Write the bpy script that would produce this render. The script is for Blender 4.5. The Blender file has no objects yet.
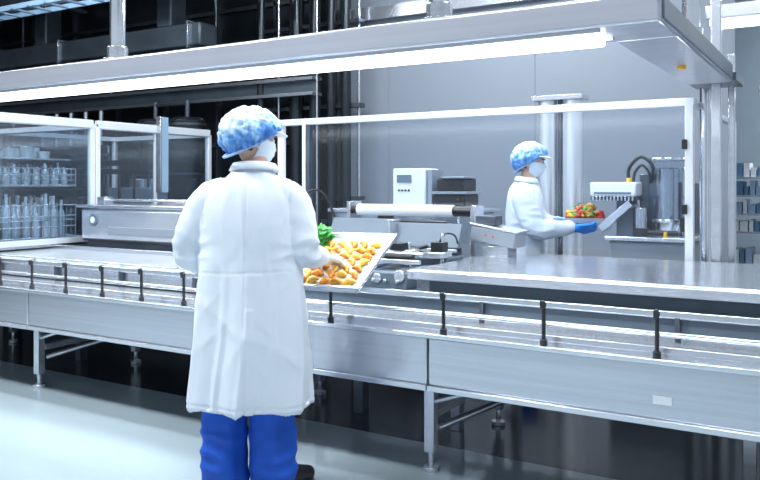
import bpy, bmesh, math, random
from mathutils import Vector, Matrix, noise
random.seed(7)
S = bpy.context.scene
try:
    S.view_settings.view_transform = 'Standard'
    S.view_settings.look = 'None'
except Exception: pass
V = Vector
YAW = math.radians(31.13)

# ------------------------------------------------------------- materials
def mat(name, col, rough=0.5, metal=0.0, var=0.06, scale=(4,4,4), bump=0.0, bscale=30, emit=None, estr=0, spec=0.5, sheen=0):
    m = bpy.data.materials.new(name); m.use_nodes = True
    nt = m.node_tree; n = nt.nodes; l = nt.links
    b = n['Principled BSDF']
    tc = n.new('ShaderNodeTexCoord'); mp = n.new('ShaderNodeMapping'); mp.inputs['Scale'].default_value = scale
    l.new(tc.outputs['Object'], mp.inputs['Vector'])
    no = n.new('ShaderNodeTexNoise'); no.inputs['Scale'].default_value = 1.0; no.inputs['Detail'].default_value = 4
    l.new(mp.outputs[0], no.inputs['Vector'])
    cr = n.new('ShaderNodeValToRGB')
    c0 = [max(0, c*(1-var)) for c in col]; c1 = [min(1, c*(1+var)) for c in col]
    cr.color_ramp.elements[0].position = 0.3; cr.color_ramp.elements[1].position = 0.7
    cr.color_ramp.elements[0].color = (*c0, 1); cr.color_ramp.elements[1].color = (*c1, 1)
    l.new(no.outputs['Fac'], cr.inputs['Fac']); l.new(cr.outputs['Color'], b.inputs['Base Color'])
    b.inputs['Roughness'].default_value = rough; b.inputs['Metallic'].default_value = metal
    b.inputs['Specular IOR Level'].default_value = spec
    if sheen: b.inputs['Sheen Weight'].default_value = sheen
    if bump:
        n2 = n.new('ShaderNodeTexNoise'); n2.inputs['Scale'].default_value = bscale; n2.inputs['Detail'].default_value = 5
        l.new(tc.outputs['Object'], n2.inputs['Vector'])
        bp = n.new('ShaderNodeBump'); bp.inputs['Strength'].default_value = bump; bp.inputs['Distance'].default_value = 0.01
        l.new(n2.outputs['Fac'], bp.inputs['Height']); l.new(bp.outputs[0], b.inputs['Normal'])
    if emit:
        b.inputs['Emission Color'].default_value = (*emit, 1); b.inputs['Emission Strength'].default_value = estr
    return m

def glassmat(name, tint=(0.9,0.95,1.0), gl=0.08):
    m = bpy.data.materials.new(name); m.use_nodes = True
    nt = m.node_tree; n = nt.nodes; l = nt.links
    for x in list(n): n.remove(x)
    o = n.new('ShaderNodeOutputMaterial'); mx = n.new('ShaderNodeMixShader'); t = n.new('ShaderNodeBsdfTransparent'); g = n.new('ShaderNodeBsdfGlossy')
    t.inputs[0].default_value = (*tint, 1); g.inputs['Roughness'].default_value = 0.12
    mx.inputs[0].default_value = gl
    l.new(t.outputs[0], mx.inputs[1]); l.new(g.outputs[0], mx.inputs[2]); l.new(mx.outputs[0], o.inputs[0])
    return m

steel = mat('brushed_stainless', (0.60,0.63,0.685), 0.22, 0.9, 0.08, (0.6,40,40))
steel_lt = mat('light_stainless', (0.70,0.73,0.79), 0.24, 0.8, 0.06, (0.6,30,30))
canopym = mat('canopy_stainless', (0.60,0.61,0.67), 0.30, 0.75, 0.06, (0.6,30,30))
steel_dk = mat('dark_steel', (0.12,0.14,0.17), 0.30, 0.75, 0.15)
polish = mat('polished_steel', (0.80,0.83,0.88), 0.14, 0.95, 0.05, (0.5,12,12))
tablem = mat('table_top_steel', (0.72,0.75,0.81), 0.20, 0.88, 0.06, (0.5,14,14))
blackm = mat('black_plastic', (0.012,0.014,0.018), 0.35, 0, 0.2)
rubber = mat('black_rubber', (0.02,0.022,0.026), 0.5, 0, 0.2)
whitep = mat('white_enamel', (0.72,0.76,0.81), 0.3, 0, 0.03)
greyp = mat('grey_enamel', (0.26,0.30,0.35), 0.4, 0.1, 0.05)
slate = mat('slate_panel', (0.12,0.16,0.205), 0.5, 0.0, 0.08)
beltm = mat('grey_belt', (0.36,0.385,0.42), 0.22, 0.5, 0.08, (0.8,20,3))
framem = mat('white_aluminium', (0.76,0.80,0.85), 0.3, 0.25, 0.03)
glass = glassmat('clear_acrylic', (0.94,0.97,1.0), 0.03)
glass2 = glassmat('cabinet_glass', (0.84,0.90,0.95), 0.12)
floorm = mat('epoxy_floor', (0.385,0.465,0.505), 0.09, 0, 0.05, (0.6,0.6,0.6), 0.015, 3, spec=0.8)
darkfl = mat('dark_shaded_floor', (0.014,0.019,0.024), 0.16, 0, 0.2)  # dark floor tone with the conveyor's shadow put into the colour
wallm = mat('grey_wall_panel', (0.235,0.27,0.325), 0.45, 0, 0.05, (0.5,0.5,0.5))
walldk = mat('dark_wall_panel', (0.016,0.022,0.029), 0.3, 0.2, 0.25)
walllt = mat('pale_wall', (0.34,0.43,0.51), 0.5, 0, 0.04)
ceilm = mat('dark_ceiling', (0.03,0.04,0.05), 0.6, 0, 0.2)
pipedk = mat('dark_pipe', (0.035,0.045,0.055), 0.22, 0.6, 0.2)
ductm = mat('duct_metal', (0.11,0.14,0.17), 0.35, 0.6, 0.15)
coatm = mat('white_cotton_coat', (0.75,0.80,0.87), 0.9, 0, 0.02, (3,3,3), 0.12, 350, spec=0.2)
trousm = mat('blue_trousers', (0.005,0.085,0.52), 0.7, 0, 0.12, (9,9,9), 0.2, 300)
skinm = mat('skin', (0.62,0.38,0.28), 0.5, 0, 0.05)
hairm = mat('brown_hair', (0.05,0.03,0.02), 0.5, 0, 0.2)
maskm = mat('mask_fabric', (0.74,0.83,0.92), 0.8, 0, 0.03)
glovew = mat('white_glove', (0.74,0.80,0.87), 0.45, 0, 0.02)
gloveb = mat('blue_nitrile', (0.0,0.20,0.72), 0.35, 0, 0.06)
shoem = mat('black_shoe', (0.01,0.01,0.013), 0.4, 0, 0.2)
pastry = mat('golden_pastry', (0.78,0.25,0.012), 0.35, 0, 0.6, (40,40,40), 0.3, 90)
pastry2 = mat('pale_pastry', (0.90,0.45,0.06), 0.35, 0, 0.35, (45,45,45), 0.3, 90)
leafm = mat('green_herb', (0.05,0.34,0.05), 0.5, 0, 0.5, (40,40,40))
redm = mat('red_vegetable', (0.75,0.03,0.015), 0.35, 0, 0.2)
yelm = mat('yellow_vegetable', (0.95,0.45,0.01), 0.35, 0, 0.2)
bluem = mat('blue_plastic', (0.10,0.21,0.36), 0.4, 0, 0.15)
cyanm = mat('pale_blue_panel', (0.30,0.46,0.62), 0.35, 0.1, 0.05)
tubem = mat('lamp_diffuser', (1,1,1), 0.4, 0, 0, emit=(0.90,0.96,1.0), estr=3.5)
addedlampm = mat('added_lamp_diffuser', (1,1,1), 0.4, 0, 0, emit=(0.90,0.96,1.0), estr=6)  # glow for the added, unseen ceiling panels
eyew = mat('eye_white', (0.85,0.85,0.85), 0.2, 0, 0); eyed = mat('iris', (0.03,0.02,0.015), 0.2, 0, 0.1)
bottle = mat('clear_bottle', (0.50,0.57,0.61), 0.12, 0.25, 0.15)

def netmat():
    m = bpy.data.materials.new('hairnet_fabric'); m.use_nodes = True
    nt = m.node_tree; n = nt.nodes; l = nt.links; b = n['Principled BSDF']
    tc = n.new('ShaderNodeTexCoord')
    no = n.new('ShaderNodeTexNoise'); no.inputs['Scale'].default_value = 16; no.inputs['Detail'].default_value = 3; no.inputs['Distortion'].default_value = 1.0
    l.new(tc.outputs['Object'], no.inputs['Vector'])
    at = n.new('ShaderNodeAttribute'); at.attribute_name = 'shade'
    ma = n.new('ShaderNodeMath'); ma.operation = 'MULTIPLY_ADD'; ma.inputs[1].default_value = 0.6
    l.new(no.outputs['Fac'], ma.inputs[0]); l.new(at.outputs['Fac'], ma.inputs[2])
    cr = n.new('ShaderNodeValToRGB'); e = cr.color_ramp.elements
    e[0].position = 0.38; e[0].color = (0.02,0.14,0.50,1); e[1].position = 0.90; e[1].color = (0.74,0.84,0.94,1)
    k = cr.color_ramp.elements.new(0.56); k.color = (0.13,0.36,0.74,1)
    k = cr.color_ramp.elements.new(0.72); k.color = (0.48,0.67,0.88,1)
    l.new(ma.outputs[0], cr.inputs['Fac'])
    vo = n.new('ShaderNodeTexVoronoi'); vo.feature = 'DISTANCE_TO_EDGE'; vo.inputs['Scale'].default_value = 70
    l.new(tc.outputs['Object'], vo.inputs['Vector'])
    r2 = n.new('ShaderNodeValToRGB'); r2.color_ramp.elements[0].color = (0.8,0.88,1,1); r2.color_ramp.elements[1].color = (1,1,1,1)
    r2.color_ramp.elements[0].position = 0.03; r2.color_ramp.elements[1].position = 0.1
    l.new(vo.outputs['Distance'], r2.inputs['Fac'])
    mx = n.new('ShaderNodeMix'); mx.data_type = 'RGBA'; mx.blend_type = 'MULTIPLY'; mx.inputs['Factor'].default_value = 0.7
    l.new(cr.outputs[0], mx.inputs['A']); l.new(r2.outputs[0], mx.inputs['B'])
    l.new(mx.outputs['Result'], b.inputs['Base Color']); b.inputs['Roughness'].default_value = 0.35
    return m
netm = netmat()

# ------------------------------------------------------------- mesh helpers
def box(bm, x0,x1,y0,y1,z0,z1, M=None):
    vs = [bm.verts.new(V(p)) for p in ((x0,y0,z0),(x1,y0,z0),(x1,y1,z0),(x0,y1,z0),(x0,y0,z1),(x1,y0,z1),(x1,y1,z1),(x0,y1,z1))]
    for f in ((0,3,2,1),(4,5,6,7),(0,1,5,4),(1,2,6,5),(2,3,7,6),(3,0,4,7)): bm.faces.new([vs[i] for i in f])
    if M:
        for v in vs: v.co = M @ v.co
    return vs

def frame_of(t):
    t = t.normalized(); u = V((0,0,1)) if abs(t.z) < 0.9 else V((1,0,0))
    a = t.cross(u).normalized(); return a, a.cross(t).normalized()

def cyl(bm, p0, p1, r, seg=20, r1=None):
    p0 = V(p0); p1 = V(p1); r1 = r if r1 is None else r1
    a, b = frame_of(p1-p0)
    R = []
    for p, rr in ((p0,r),(p1,r1)):
        R.append([bm.verts.new(p + a*math.cos(2*math.pi*i/seg)*rr + b*math.sin(2*math.pi*i/seg)*rr) for i in range(seg)])
    for i in range(seg):
        bm.faces.new((R[0][i], R[0][(i+1)%seg], R[1][(i+1)%seg], R[1][i]))
    bm.faces.new(R[0][::-1]); bm.faces.new(R[1])

def catmull(P, k=4):
    out = []
    n = len(P)
    for i in range(n-1):
        p0 = P[max(0,i-1)]; p1 = P[i]; p2 = P[i+1]; p3 = P[min(n-1,i+2)]
        for j in range(k):
            t = j/k
            out.append([0.5*((2*p1[c]) + (-p0[c]+p2[c])*t + (2*p0[c]-5*p1[c]+4*p2[c]-p3[c])*t*t + (-p0[c]+3*p1[c]-3*p2[c]+p3[c])*t**3) for c in range(len(p1))])
    out.append(list(P[-1])); return out

def limb(bm, pts, radii, seg=14, k=4, caps=True):
    """tapered tube through pts, rounded ends"""
    P = [list(p)+[r] for p, r in zip(pts, radii)]
    Q = catmull(P, k) if len(P) > 2 else P
    pos = [V(q[:3]) for q in Q]; rad = [max(0.0008,q[3]) for q in Q]
    if caps:
        t0 = (pos[0]-pos[1]).normalized(); t1 = (pos[-1]-pos[-2]).normalized()
        pre = [(pos[0]+t0*rad[0]*math.sin(a), rad[0]*math.cos(a)) for a in (1.45,1.0,0.5)]
        post = [(pos[-1]+t1*rad[-1]*math.sin(a), rad[-1]*math.cos(a)) for a in (0.5,1.0,1.45)]
        pos = [p for p,_ in pre]+pos+[p for p,_ in post]; rad = [r for _,r in pre]+rad+[r for _,r in post]
    a = None; rings = []
    for i, p in enumerate(pos):
        t = (pos[min(i+1,len(pos)-1)] - pos[max(i-1,0)]).normalized()
        if a is None: a, b = frame_of(t)
        else:
            a = (a - t*a.dot(t)).normalized()
            b = a.cross(t).normalized()
        rings.append([bm.verts.new(p + (a*math.cos(2*math.pi*j/seg) + b*math.sin(2*math.pi*j/seg))*rad[i]) for j in range(seg)])
    for i in range(len(rings)-1):
        for j in range(seg):
            bm.faces.new((rings[i][j], rings[i][(j+1)%seg], rings[i+1][(j+1)%seg], rings[i+1][j]))
    bm.faces.new(rings[0][::-1]); bm.faces.new(rings[-1])
    return rings

def loft(bm, R, seg=48, k=4, ex=2.3):
    """vertical elliptical rings (cx,cy,z,a,b)"""
    Q = catmull(R, k); rings = []
    for cx,cy,z,a,b in Q:
        rg = []
        for j in range(seg):
            t = 2*math.pi*j/seg; c = math.cos(t); s = math.sin(t)
            rg.append(bm.verts.new((cx+a*math.copysign(abs(c)**(2/ex),c), cy+b*math.copysign(abs(s)**(2/ex),s), z)))
        rings.append(rg)
    for i in range(len(rings)-1):
        for j in range(seg):
            bm.faces.new((rings[i][j], rings[i][(j+1)%seg], rings[i+1][(j+1)%seg], rings[i+1][j]))
    bm.faces.new(rings[0][::-1]); bm.faces.new(rings[-1])

def group(name, loc=(0,0,0)):
    e = bpy.data.objects.new(name, None); e.empty_display_size = 0.1; e.location = loc
    S.collection.objects.link(e); return e

def emit_obj(name, bm, m, parent=None, smooth=False, bevel=0.0, local=False):
    bmesh.ops.recalc_face_normals(bm, faces=bm.faces)
    me = bpy.data.meshes.new(name); bm.to_mesh(me); bm.free()
    o = bpy.data.objects.new(name, me); S.collection.objects.link(o)
    if m: me.materials.append(m)
    if smooth:
        for p in me.polygons: p.use_smooth = True
    if bevel:
        md = o.modifiers.new('bevel','BEVEL'); md.width = bevel; md.segments = 2; md.limit_method = 'ANGLE'
        md.harden_normals = False
    if smooth == 'auto':
        for p in me.polygons: p.use_smooth = True
        try:
            me.set_sharp_from_angle(angle=math.radians(40))
        except Exception: pass
    if parent:
        o.parent = parent
        if not local: o.matrix_parent_inverse = Matrix.Translation(-V(parent.location))
    return o

def part(parent, name, m, boxes=(), cyls=(), limbs=(), bevel=0.003, smooth='auto', local=False, M=None):
    bm = bmesh.new()
    for b in boxes: box(bm, *b)
    for c in cyls: cyl(bm, *c)
    for l_ in limbs: limb(bm, *l_)
    if M: bm.transform(M)
    return emit_obj(name, bm, m, parent, smooth, bevel, local)

# ------------------------------------------------------------- room shell
def single(name, m, boxes, bevel=0):
    return part(None, name, m, boxes, bevel=bevel, smooth=False)
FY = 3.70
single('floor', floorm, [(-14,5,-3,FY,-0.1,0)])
single('floor_machine_shade', darkfl, [(-14,5,FY,12,-0.1,0)])  # floor under the line, painted dark for the shade there
single('ceiling', ceilm, [(-14,5,-3,12,4.6,4.7)])
single('wall_left', walldk, [(-14.1,-14,-3,8,0,4.6)])
single('wall_back', wallm, [(-5.3,-0.95,8,8.12,0,4.6)])
single('wall_back_dark', walldk, [(-14,-5.3,8,8.12,0,4.6)])
single('wall_return', wallm, [(-2.6,-2.5,8.12,12,0,4.6)])
single('wall_storage', walllt, [(-2.5,5,11.9,12,0,4.6)])
bx = []
for x in (-4.7,-2.9,-1.1): bx.append((x-0.006,x+0.006,7.99,8.0,0,4.6))
single('trim_1', greyp, bx)
single('trim_2', steel_lt, [(-5.3,-0.95,7.9,8.0,3.35,3.5)])
bx = []
for i in range(9): bx.append((-13.4+i*1.0,-13.36+i*1.0,7.93,8.0,0,4.6))
for z in (0.9,1.9,2.9,3.7): bx.append((-14,-5.35,7.93,8.0,z,z+0.05))
single('window_1', steel_dk, bx)

# dark service pipes/ducts
g = group('service_pipe_cluster', (-5.2,7.6,0))
part(g,'risers',pipedk,cyls=[((-5.50,7.6,0),(-5.50,7.6,4.6),0.07),((-5.30,7.65,0),(-5.30,7.65,4.6),0.05),((-5.12,7.7,0),(-5.12,7.7,4.6),0.06),((-5.85,7.7,0),(-5.85,7.7,4.6),0.09),((-6.25,7.5,0),(-6.25,7.5,4.6),0.05)])
part(g,'bright_riser',steel,cyls=[((-5.40,7.5,0),(-5.40,7.5,4.6),0.014),((-5.0,7.8,0),(-5.0,7.8,4.6),0.018),((-6.05,7.6,0),(-6.05,7.6,4.6),0.015)])
part(g,'clamps',steel_dk,boxes=[(-6.4,-4.95,7.72,7.85,z,z+0.05) for z in (1.2,2.3,3.3)])
g = group('ventilation_duct', (-8,7,3.4))
part(g,'main_duct',ductm,boxes=[(-13.5,-6.6,6.8,7.1,3.05,3.32)],bevel=0.02)
part(g,'branch_duct',ductm,boxes=[(-7.35,-7.1,6.82,7.08,3.32,4.6),(-9.75,-9.5,6.82,7.08,3.32,4.6)],bevel=0.02)
part(g,'flanges',steel,boxes=[(x,x+0.03,6.77,7.13,3.02,3.35) for x in (-12,-10.6,-9.2,-8.0,-6.8)])
g = group('steel_roof_beam', (-8,6,3.8))
part(g,'flanges',steel,boxes=[(-13.5,-5.4,6.2,6.4,3.62,3.66),(-13.5,-5.4,6.2,6.4,3.86,3.9),(-13.5,-5.4,7.4,7.6,2.62,2.66),(-13.5,-5.4,7.4,7.6,2.44,2.48),(-10.2,-10.0,2.0,7.9,4.0,4.04)])
part(g,'webs',ductm,boxes=[(-13.5,-5.4,6.29,6.31,3.66,3.86),(-13.5,-5.4,7.49,7.51,2.48,2.62),(-10.11,-10.09,2.0,7.9,4.04,4.3)])
part(g,'hangers',steel_dk,cyls=[((x,6.3,3.9),(x,6.3,4.6),0.02) for x in (-12,-10,-8,-6)]+[((x,7.5,2.66),(x,7.5,4.6),0.02) for x in (-11,-9,-7)])
g = group('cable_tray', (-8,5.6,3.3))
part(g,'rails',cyanm,boxes=[(-12.5,-6.8,5.5,5.52,3.40,3.46),(-12.5,-6.8,5.8,5.82,3.40,3.46)]+[(-12.5+i*0.3,-12.46+i*0.3,5.5,5.82,3.40,3.42) for i in range(19)])
part(g,'drops',steel_dk,cyls=[((x,5.65,3.42),(x,5.65,4.6),0.012) for x in (-12,-10,-8,-7)])
g = group('storage_tank', (-7.2,6.95,0))
part(g,'shells',pipedk,cyls=[((-7.5,6.95,0.3),(-7.5,6.95,2.2),0.22,32),((-6.95,6.95,0.3),(-6.95,6.95,2.2),0.22,32)],bevel=0.04)
part(g,'fittings',steel_dk,cyls=[((-7.5,6.95,2.2),(-7.5,6.95,2.42),0.03),((-6.95,6.95,2.2),(-6.95,6.95,2.42),0.03),((-7.5,6.95,2.38),(-6.95,6.95,2.38),0.025)]+[((x,6.95,z),(x,6.95,z+0.03),0.228,32) for x in (-7.5,-6.95) for z in (0.8,1.5,2.1)])
part(g,'legs',steel_dk,cyls=[((x+dx,6.95+dy,0),(x+dx,6.95+dy,0.34),0.02) for x in (-7.5,-6.95) for dx in (-.15,.15) for dy in (-.12,.12)])
g = group('dark_process_machine', (-9.5,6.9,0))
part(g,'body',steel_dk,boxes=[(-12.5,-9.9,6.6,7.3,0,2.3),(-9.7,-8.2,6.8,7.3,0,1.9)],bevel=0.02)
part(g,'doors',pipedk,boxes=[(-12.4+i*0.62,-11.85+i*0.62,6.57,6.6,0.2,2.1) for i in range(4)])
part(g,'trim',steel,boxes=[(-12.5,-9.9,6.58,6.6,2.2,2.23),(-9.7,-8.2,6.78,6.8,1.75,1.79)],cyls=[((-9.6+i*0.3,6.85,1.9),(-9.6+i*0.3,6.85,2.35),0.03) for i in range(5)])

# ------------------------------------------------------------- main conveyor
C = group('packaging_conveyor', (-3,3.5,0))
segs = [(-12,-7.6),(-7.6,-4.57),(-4.57,-1.65),(-1.65,1.6)]
part(C,'side_panels',steel,boxes=[(a+0.004,b-0.004,3.15,3.19,0.47,0.685) for a,b in segs],bevel=0.006)
part(C,'panel_lips',steel_lt,boxes=[(a+0.004,b-0.004,3.135,3.21,0.445,0.47) for a,b in segs])
part(C,'top_flange',polish,boxes=[(-12,1.6,3.135,3.26,0.685,0.705)])
part(C,'inner_guide',steel_lt,boxes=[(-12,1.6,3.26,3.275,0.68,0.73),(-12,1.6,3.70,3.72,0.68,0.76)])
part(C,'belt',beltm,boxes=[(-12,1.6,3.275,3.70,0.66,0.69)])
part(C,'guard_rail',polish,boxes=[(-12,1.6,3.165,3.18,0.866,0.890)])
part(C,'guide_rods',steel,cyls=[((-12,3.19,0.79),(1.6,3.19,0.79),0.006,10),((-12,3.60,0.80),(1.6,3.60,0.80),0.010,10),((-12,3.45,0.75),(1.6,3.45,0.75),0.008,10)])
part(C,'guide_plate',slate,boxes=[(-3.2,1.6,3.615,3.622,0.72,0.79)])
posts = [1.0,0.5,0.1,-0.2,-0.65,-1.11,-1.58,-2.2,-2.75]+[-3.2-0.34*i for i in range(18)]
part(C,'rail_posts',rubber,cyls=[((x,3.172,0.70),(x,3.172,0.895),0.0085,14) for x in posts]+[((x,3.172,0.70),(x,3.172,0.73),0.016,14) for x in posts],boxes=[(x-0.011,x+0.011,3.153,3.164,0.860,0.894) for x in posts])
part(C,'inner_brackets',steel_dk,boxes=[(x-0.012,x+0.012,3.59,3.612,0.69,0.82) for x in posts[::2]])
part(C,'rear_panel',steel_dk,boxes=[(-12,1.6,3.90,3.94,0.42,0.66),(-12,1.6,3.19,3.9,0.60,0.64)])
lx = [-10.6,-8.2,-6.3,-4.75,-3.0,-1.74,0.2]
part(C,'legs',steel_lt,boxes=[(x-0.026,x+0.026,y-0.026,y+0.026,0.09,0.60) for x in lx for y in (3.36,4.2)]+[(x-0.02,x+0.02,3.39,4.17,0.25,0.29) for x in lx],cyls=[((x,y,0.02),(x,y,0.1),0.014,12) for x in lx for y in (3.36,4.2)]+[((x,y,0),(x,y,0.022),0.04,16) for x in lx for y in (3.36,4.2)])
part(C,'braces',steel,cyls=[((x+0.02,3.4,0.20),(x+0.55,4.2,0.42),0.017,12) for x in lx]+[((x,3.36,0.33),(x+0.5,3.42,0.50),0.014,12) for x in lx]+[((-11,4.2,0.27),(1.0,4.2,0.27),0.018,12)])
part(C,'data_plate',whitep,boxes=[(-0.66,-0.59,3.146,3.15,0.53,0.56)],bevel=0)
# transfer belt section of the same line
part(C,'transfer_belt',mat('white_belt',(0.58,0.62,0.67),0.22,0.2,0.05),boxes=[(-9,-3.35,3.66,4.6,0.77,0.795)],bevel=0.01)
part(C,'transfer_side_frames',steel,boxes=[(-9,-3.3,3.62,3.66,0.70,0.80),(-9,-3.3,4.6,4.64,0.70,0.83)],bevel=0.005)
part(C,'transfer_rollers',steel_lt,cyls=[((-3.36,3.66,0.755),(-3.36,4.6,0.755),0.035,20),((-3.24,3.66,0.77),(-3.24,4.6,0.77),0.022,20)])
part(C,'transfer_guide',polish,cyls=[((-9,3.64,0.84),(-3.3,3.64,0.84),0.008,10)],boxes=[(-9+i*0.95,-8.98+i*0.95,3.63,3.65,0.78,0.845) for i in range(7)])
part(C,'transfer_legs',steel_dk,boxes=[(x-0.03,x+0.03,y-0.03,y+0.03,0,0.70) for x in (-8.8,-6.8,-5.2,-3.6) for y in (4.05,4.58)])

# ------------------------------------------------------------- right table
T = group('steel_work_table', (-0.4,4.4,0))
part(T,'top',tablem,boxes=[(-2.05,1.4,3.76,5.0,0.895,0.922)],bevel=0.008)
part(T,'edge_rails',steel_lt,boxes=[(-2.05,1.4,3.73,3.76,0.865,0.915),(-2.08,-2.05,3.73,5.0,0.865,0.915)],bevel=0.006)
part(T,'side_beam',slate,boxes=[(-1.98,1.3,3.80,3.83,0.77,0.865)])
part(T,'under_shelf',steel_dk,boxes=[(-1.98,1.3,3.98,4.9,0.50,0.53)])
part(T,'legs',steel,boxes=[(x-0.03,x+0.03,y-0.03,y+0.03,0,0.87) for x in (-1.9,-0.4,1.1) for y in (3.99,4.9)])
part(T,'spindle',steel,cyls=[((-2.2,3.85,0.86),(-2.2,4.9,0.86),0.035,20),((-2.35,3.85,0.84),(-2.35,4.9,0.84),0.03,20)])

# housing with round badge
H = group('sealing_machine_housing', (-5.5,5.0,0))
part(H,'body',steel_lt,boxes=[(-6.15,-4.6,4.78,5.4,0.86,1.17)],bevel=0.03)
part(H,'lid',steel,boxes=[(-6.18,-4.58,4.75,5.42,1.165,1.20)],bevel=0.01)
part(H,'front_recess',greyp,boxes=[(-5.75,-4.7,4.765,4.785,0.93,1.0)])
part(H,'badge',slate,cyls=[((-5.96,4.765,1.06),(-5.96,4.785,1.06),0.055,28)])
part(H,'badge_ring',whitep,cyls=[((-5.96,4.760,1.06),(-5.96,4.768,1.06),0.03,28)])
part(H,'stand',steel_dk,boxes=[(-6.1,-4.65,4.82,5.36,0,0.87)])
part(H,'knobs',blackm,cyls=[((-4.8,4.745,1.10-i*0.06),(-4.8,4.785,1.10-i*0.06),0.014,14) for i in range(2)])
part(H,'side_arm',steel,boxes=[(-6.0,-5.9,4.85,4.95,1.2,1.27),(-5.2,-4.9,4.9,5.2,1.2,1.25)],cyls=[((-5.9,4.9,1.24),(-4.9,4.9,1.24),0.012,12)])

# ------------------------------------------------------------- glass cabinets (guard hoods, running in Y)
def cabinet(name, y0, y1, x0, x1, z0, z1, mids=()):
    G = group(name, ((x0+x1)/2,(y0+y1)/2,0)); w = 0.026
    bxs = []
    for x in (x0,x1):
        for y in (y0,y1): bxs.append((x-w,x+w,y-w,y+w,0,z1))
    for z in (z0,z1):
        for y in (y0,y1): bxs.append((x0,x1,y-w,y+w,z-w,z+w))
        for x in (x0,x1): bxs.append((x-w,x+w,y0,y1,z-w,z+w))
    for y in mids: bxs.append((x1-w*0.6,x1+w*0.6,y-w*0.6,y+w*0.6,z0,z1))
    part(G,'frame',framem,boxes=bxs,bevel=0.004)
    part(G,'top_header',framem,boxes=[(x1-0.03,x1+0.035,y0,y1,z1-0.02,z1+0.06)],bevel=0.006)
    part(G,'panes',glass2,boxes=[(x1-0.004,x1+0.004,y0+w,y1-w,z0+w,z1-w),(x0+w,x1-w,y0-0.004,y0+0.004,z0+w,z1-w),(x0+w,x1-w,y1-0.004,y1+0.004,z0+w,z1-w)],bevel=0,smooth=False)
    part(G,'base',steel,boxes=[(x0,x1,y0,y1,z0-0.05,z0-0.02)])
    part(G,'shelf',glass2,boxes=[(x0+.05,x1-.05,y0+.05,y1-.05,z0+0.48,z0+0.49)],bevel=0)
    return G
G1 = cabinet('glass_display_cabinet', 3.72, 5.04, -7.9, -6.32, 0.86, 1.95)
G2 = cabinet('glass_display_cabinet', 5.10, 6.65, -7.9, -6.32, 0.86, 1.95, (5.85,))
def bottles(name, x0,x1,y0,y1,z,h,r,step, parent_loc):
    G = group(name, parent_loc); bm = bmesh.new()
    x = x0
    while x <= x1:
        y = y0
        while y <= y1:
            hh = h*random.uniform(0.75,1.08); dx = random.uniform(-.012,.012); dy = random.uniform(-.015,.015)
            limb(bm, [(x+dx,y+dy,z+0.005),(x+dx,y+dy,z+hh*0.6),(x+dx,y+dy,z+hh*0.75),(x+dx,y+dy,z+hh)],[r,r,r*0.45,r*0.4],10,2,False)
            y += step
        x += step
    emit_obj('bottles', bm, bottle, G, 'auto')
    part(G,'crate_wires',steel_lt,cyls=[((x0-0.05+i*step*0.5,y0-0.05,z+0.02+k*h*0.4),(x0-0.05+i*step*0.5,y1+0.05,z+0.02+k*h*0.4),0.004,6) for i in range(int((x1-x0)/step*2)+3) for k in range(2)]+[((x1+0.06,y0-0.05+j*step*0.5,z),(x1+0.06,y0-0.05+j*step*0.5,z+h*0.8),0.004,6) for j in range(int((y1-y0)/step*2)+3)]+[((x1+0.06,y0-0.05,z+h*f),(x1+0.06,y1+0.05,z+h*f),0.005,6) for f in (0.05,0.3,0.55,0.8)],bevel=0)
    return G
bottles('bottle_rack',-7.0,-6.5,3.95,4.9,0.87,0.40,0.036,0.10,(-6.8,4.4,0.87))
bottles('bottle_rack',-7.0,-6.5,3.95,4.9,1.36,0.22,0.032,0.10,(-6.8,4.4,1.36))
g = group('glass_jar_stack',(-6.9,4.45,1.62))
part(g,'jars',bottle,cyls=[((-6.95+i*0.16,4.05+j*0.17,1.63),(-6.95+i*0.16,4.05+j*0.17,1.70+0.02*((i+j)%3)),0.055,18,0.065) for i in range(3) for j in range(5)],bevel=0.004)
part(g,'jar_tray',steel_lt,boxes=[(-7.1,-6.5,3.9,4.95,1.615,1.63)])
g = group('filling_carousel',(-7.0,6.0,0.87))
part(g,'drum',steel,cyls=[((-7.1,5.6,0.86),(-7.1,5.6,1.25),0.22,32),((-7.1,5.6,1.25),(-7.1,5.6,1.6),0.05,20),((-7.0,6.3,0.86),(-7.0,6.3,1.45),0.16,32)])
part(g,'arms',blackm,boxes=[(-7.4,-6.6,5.58,5.62,1.58,1.64),(-7.12,-7.08,5.3,6.5,1.50,1.56)],cyls=[((-6.7,5.3+i*0.2,1.5),(-6.7,5.3+i*0.2,1.2),0.015,10) for i in range(6)])
part(g,'blocks',greyp,boxes=[(-7.3,-6.6,6.05,6.3,0.86,1.35),(-6.75,-6.45,5.3,5.9,0.86,1.05)],bevel=0.01)
part(G2,'hinged_door_panel',cyanm,boxes=[(-6.25,-6.235,5.86,5.96,1.30,2.1)],bevel=0.004)
part(G2,'door_hinge',steel,boxes=[(-6.30,-6.23,5.84,5.865,1.30,2.1)])

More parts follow.
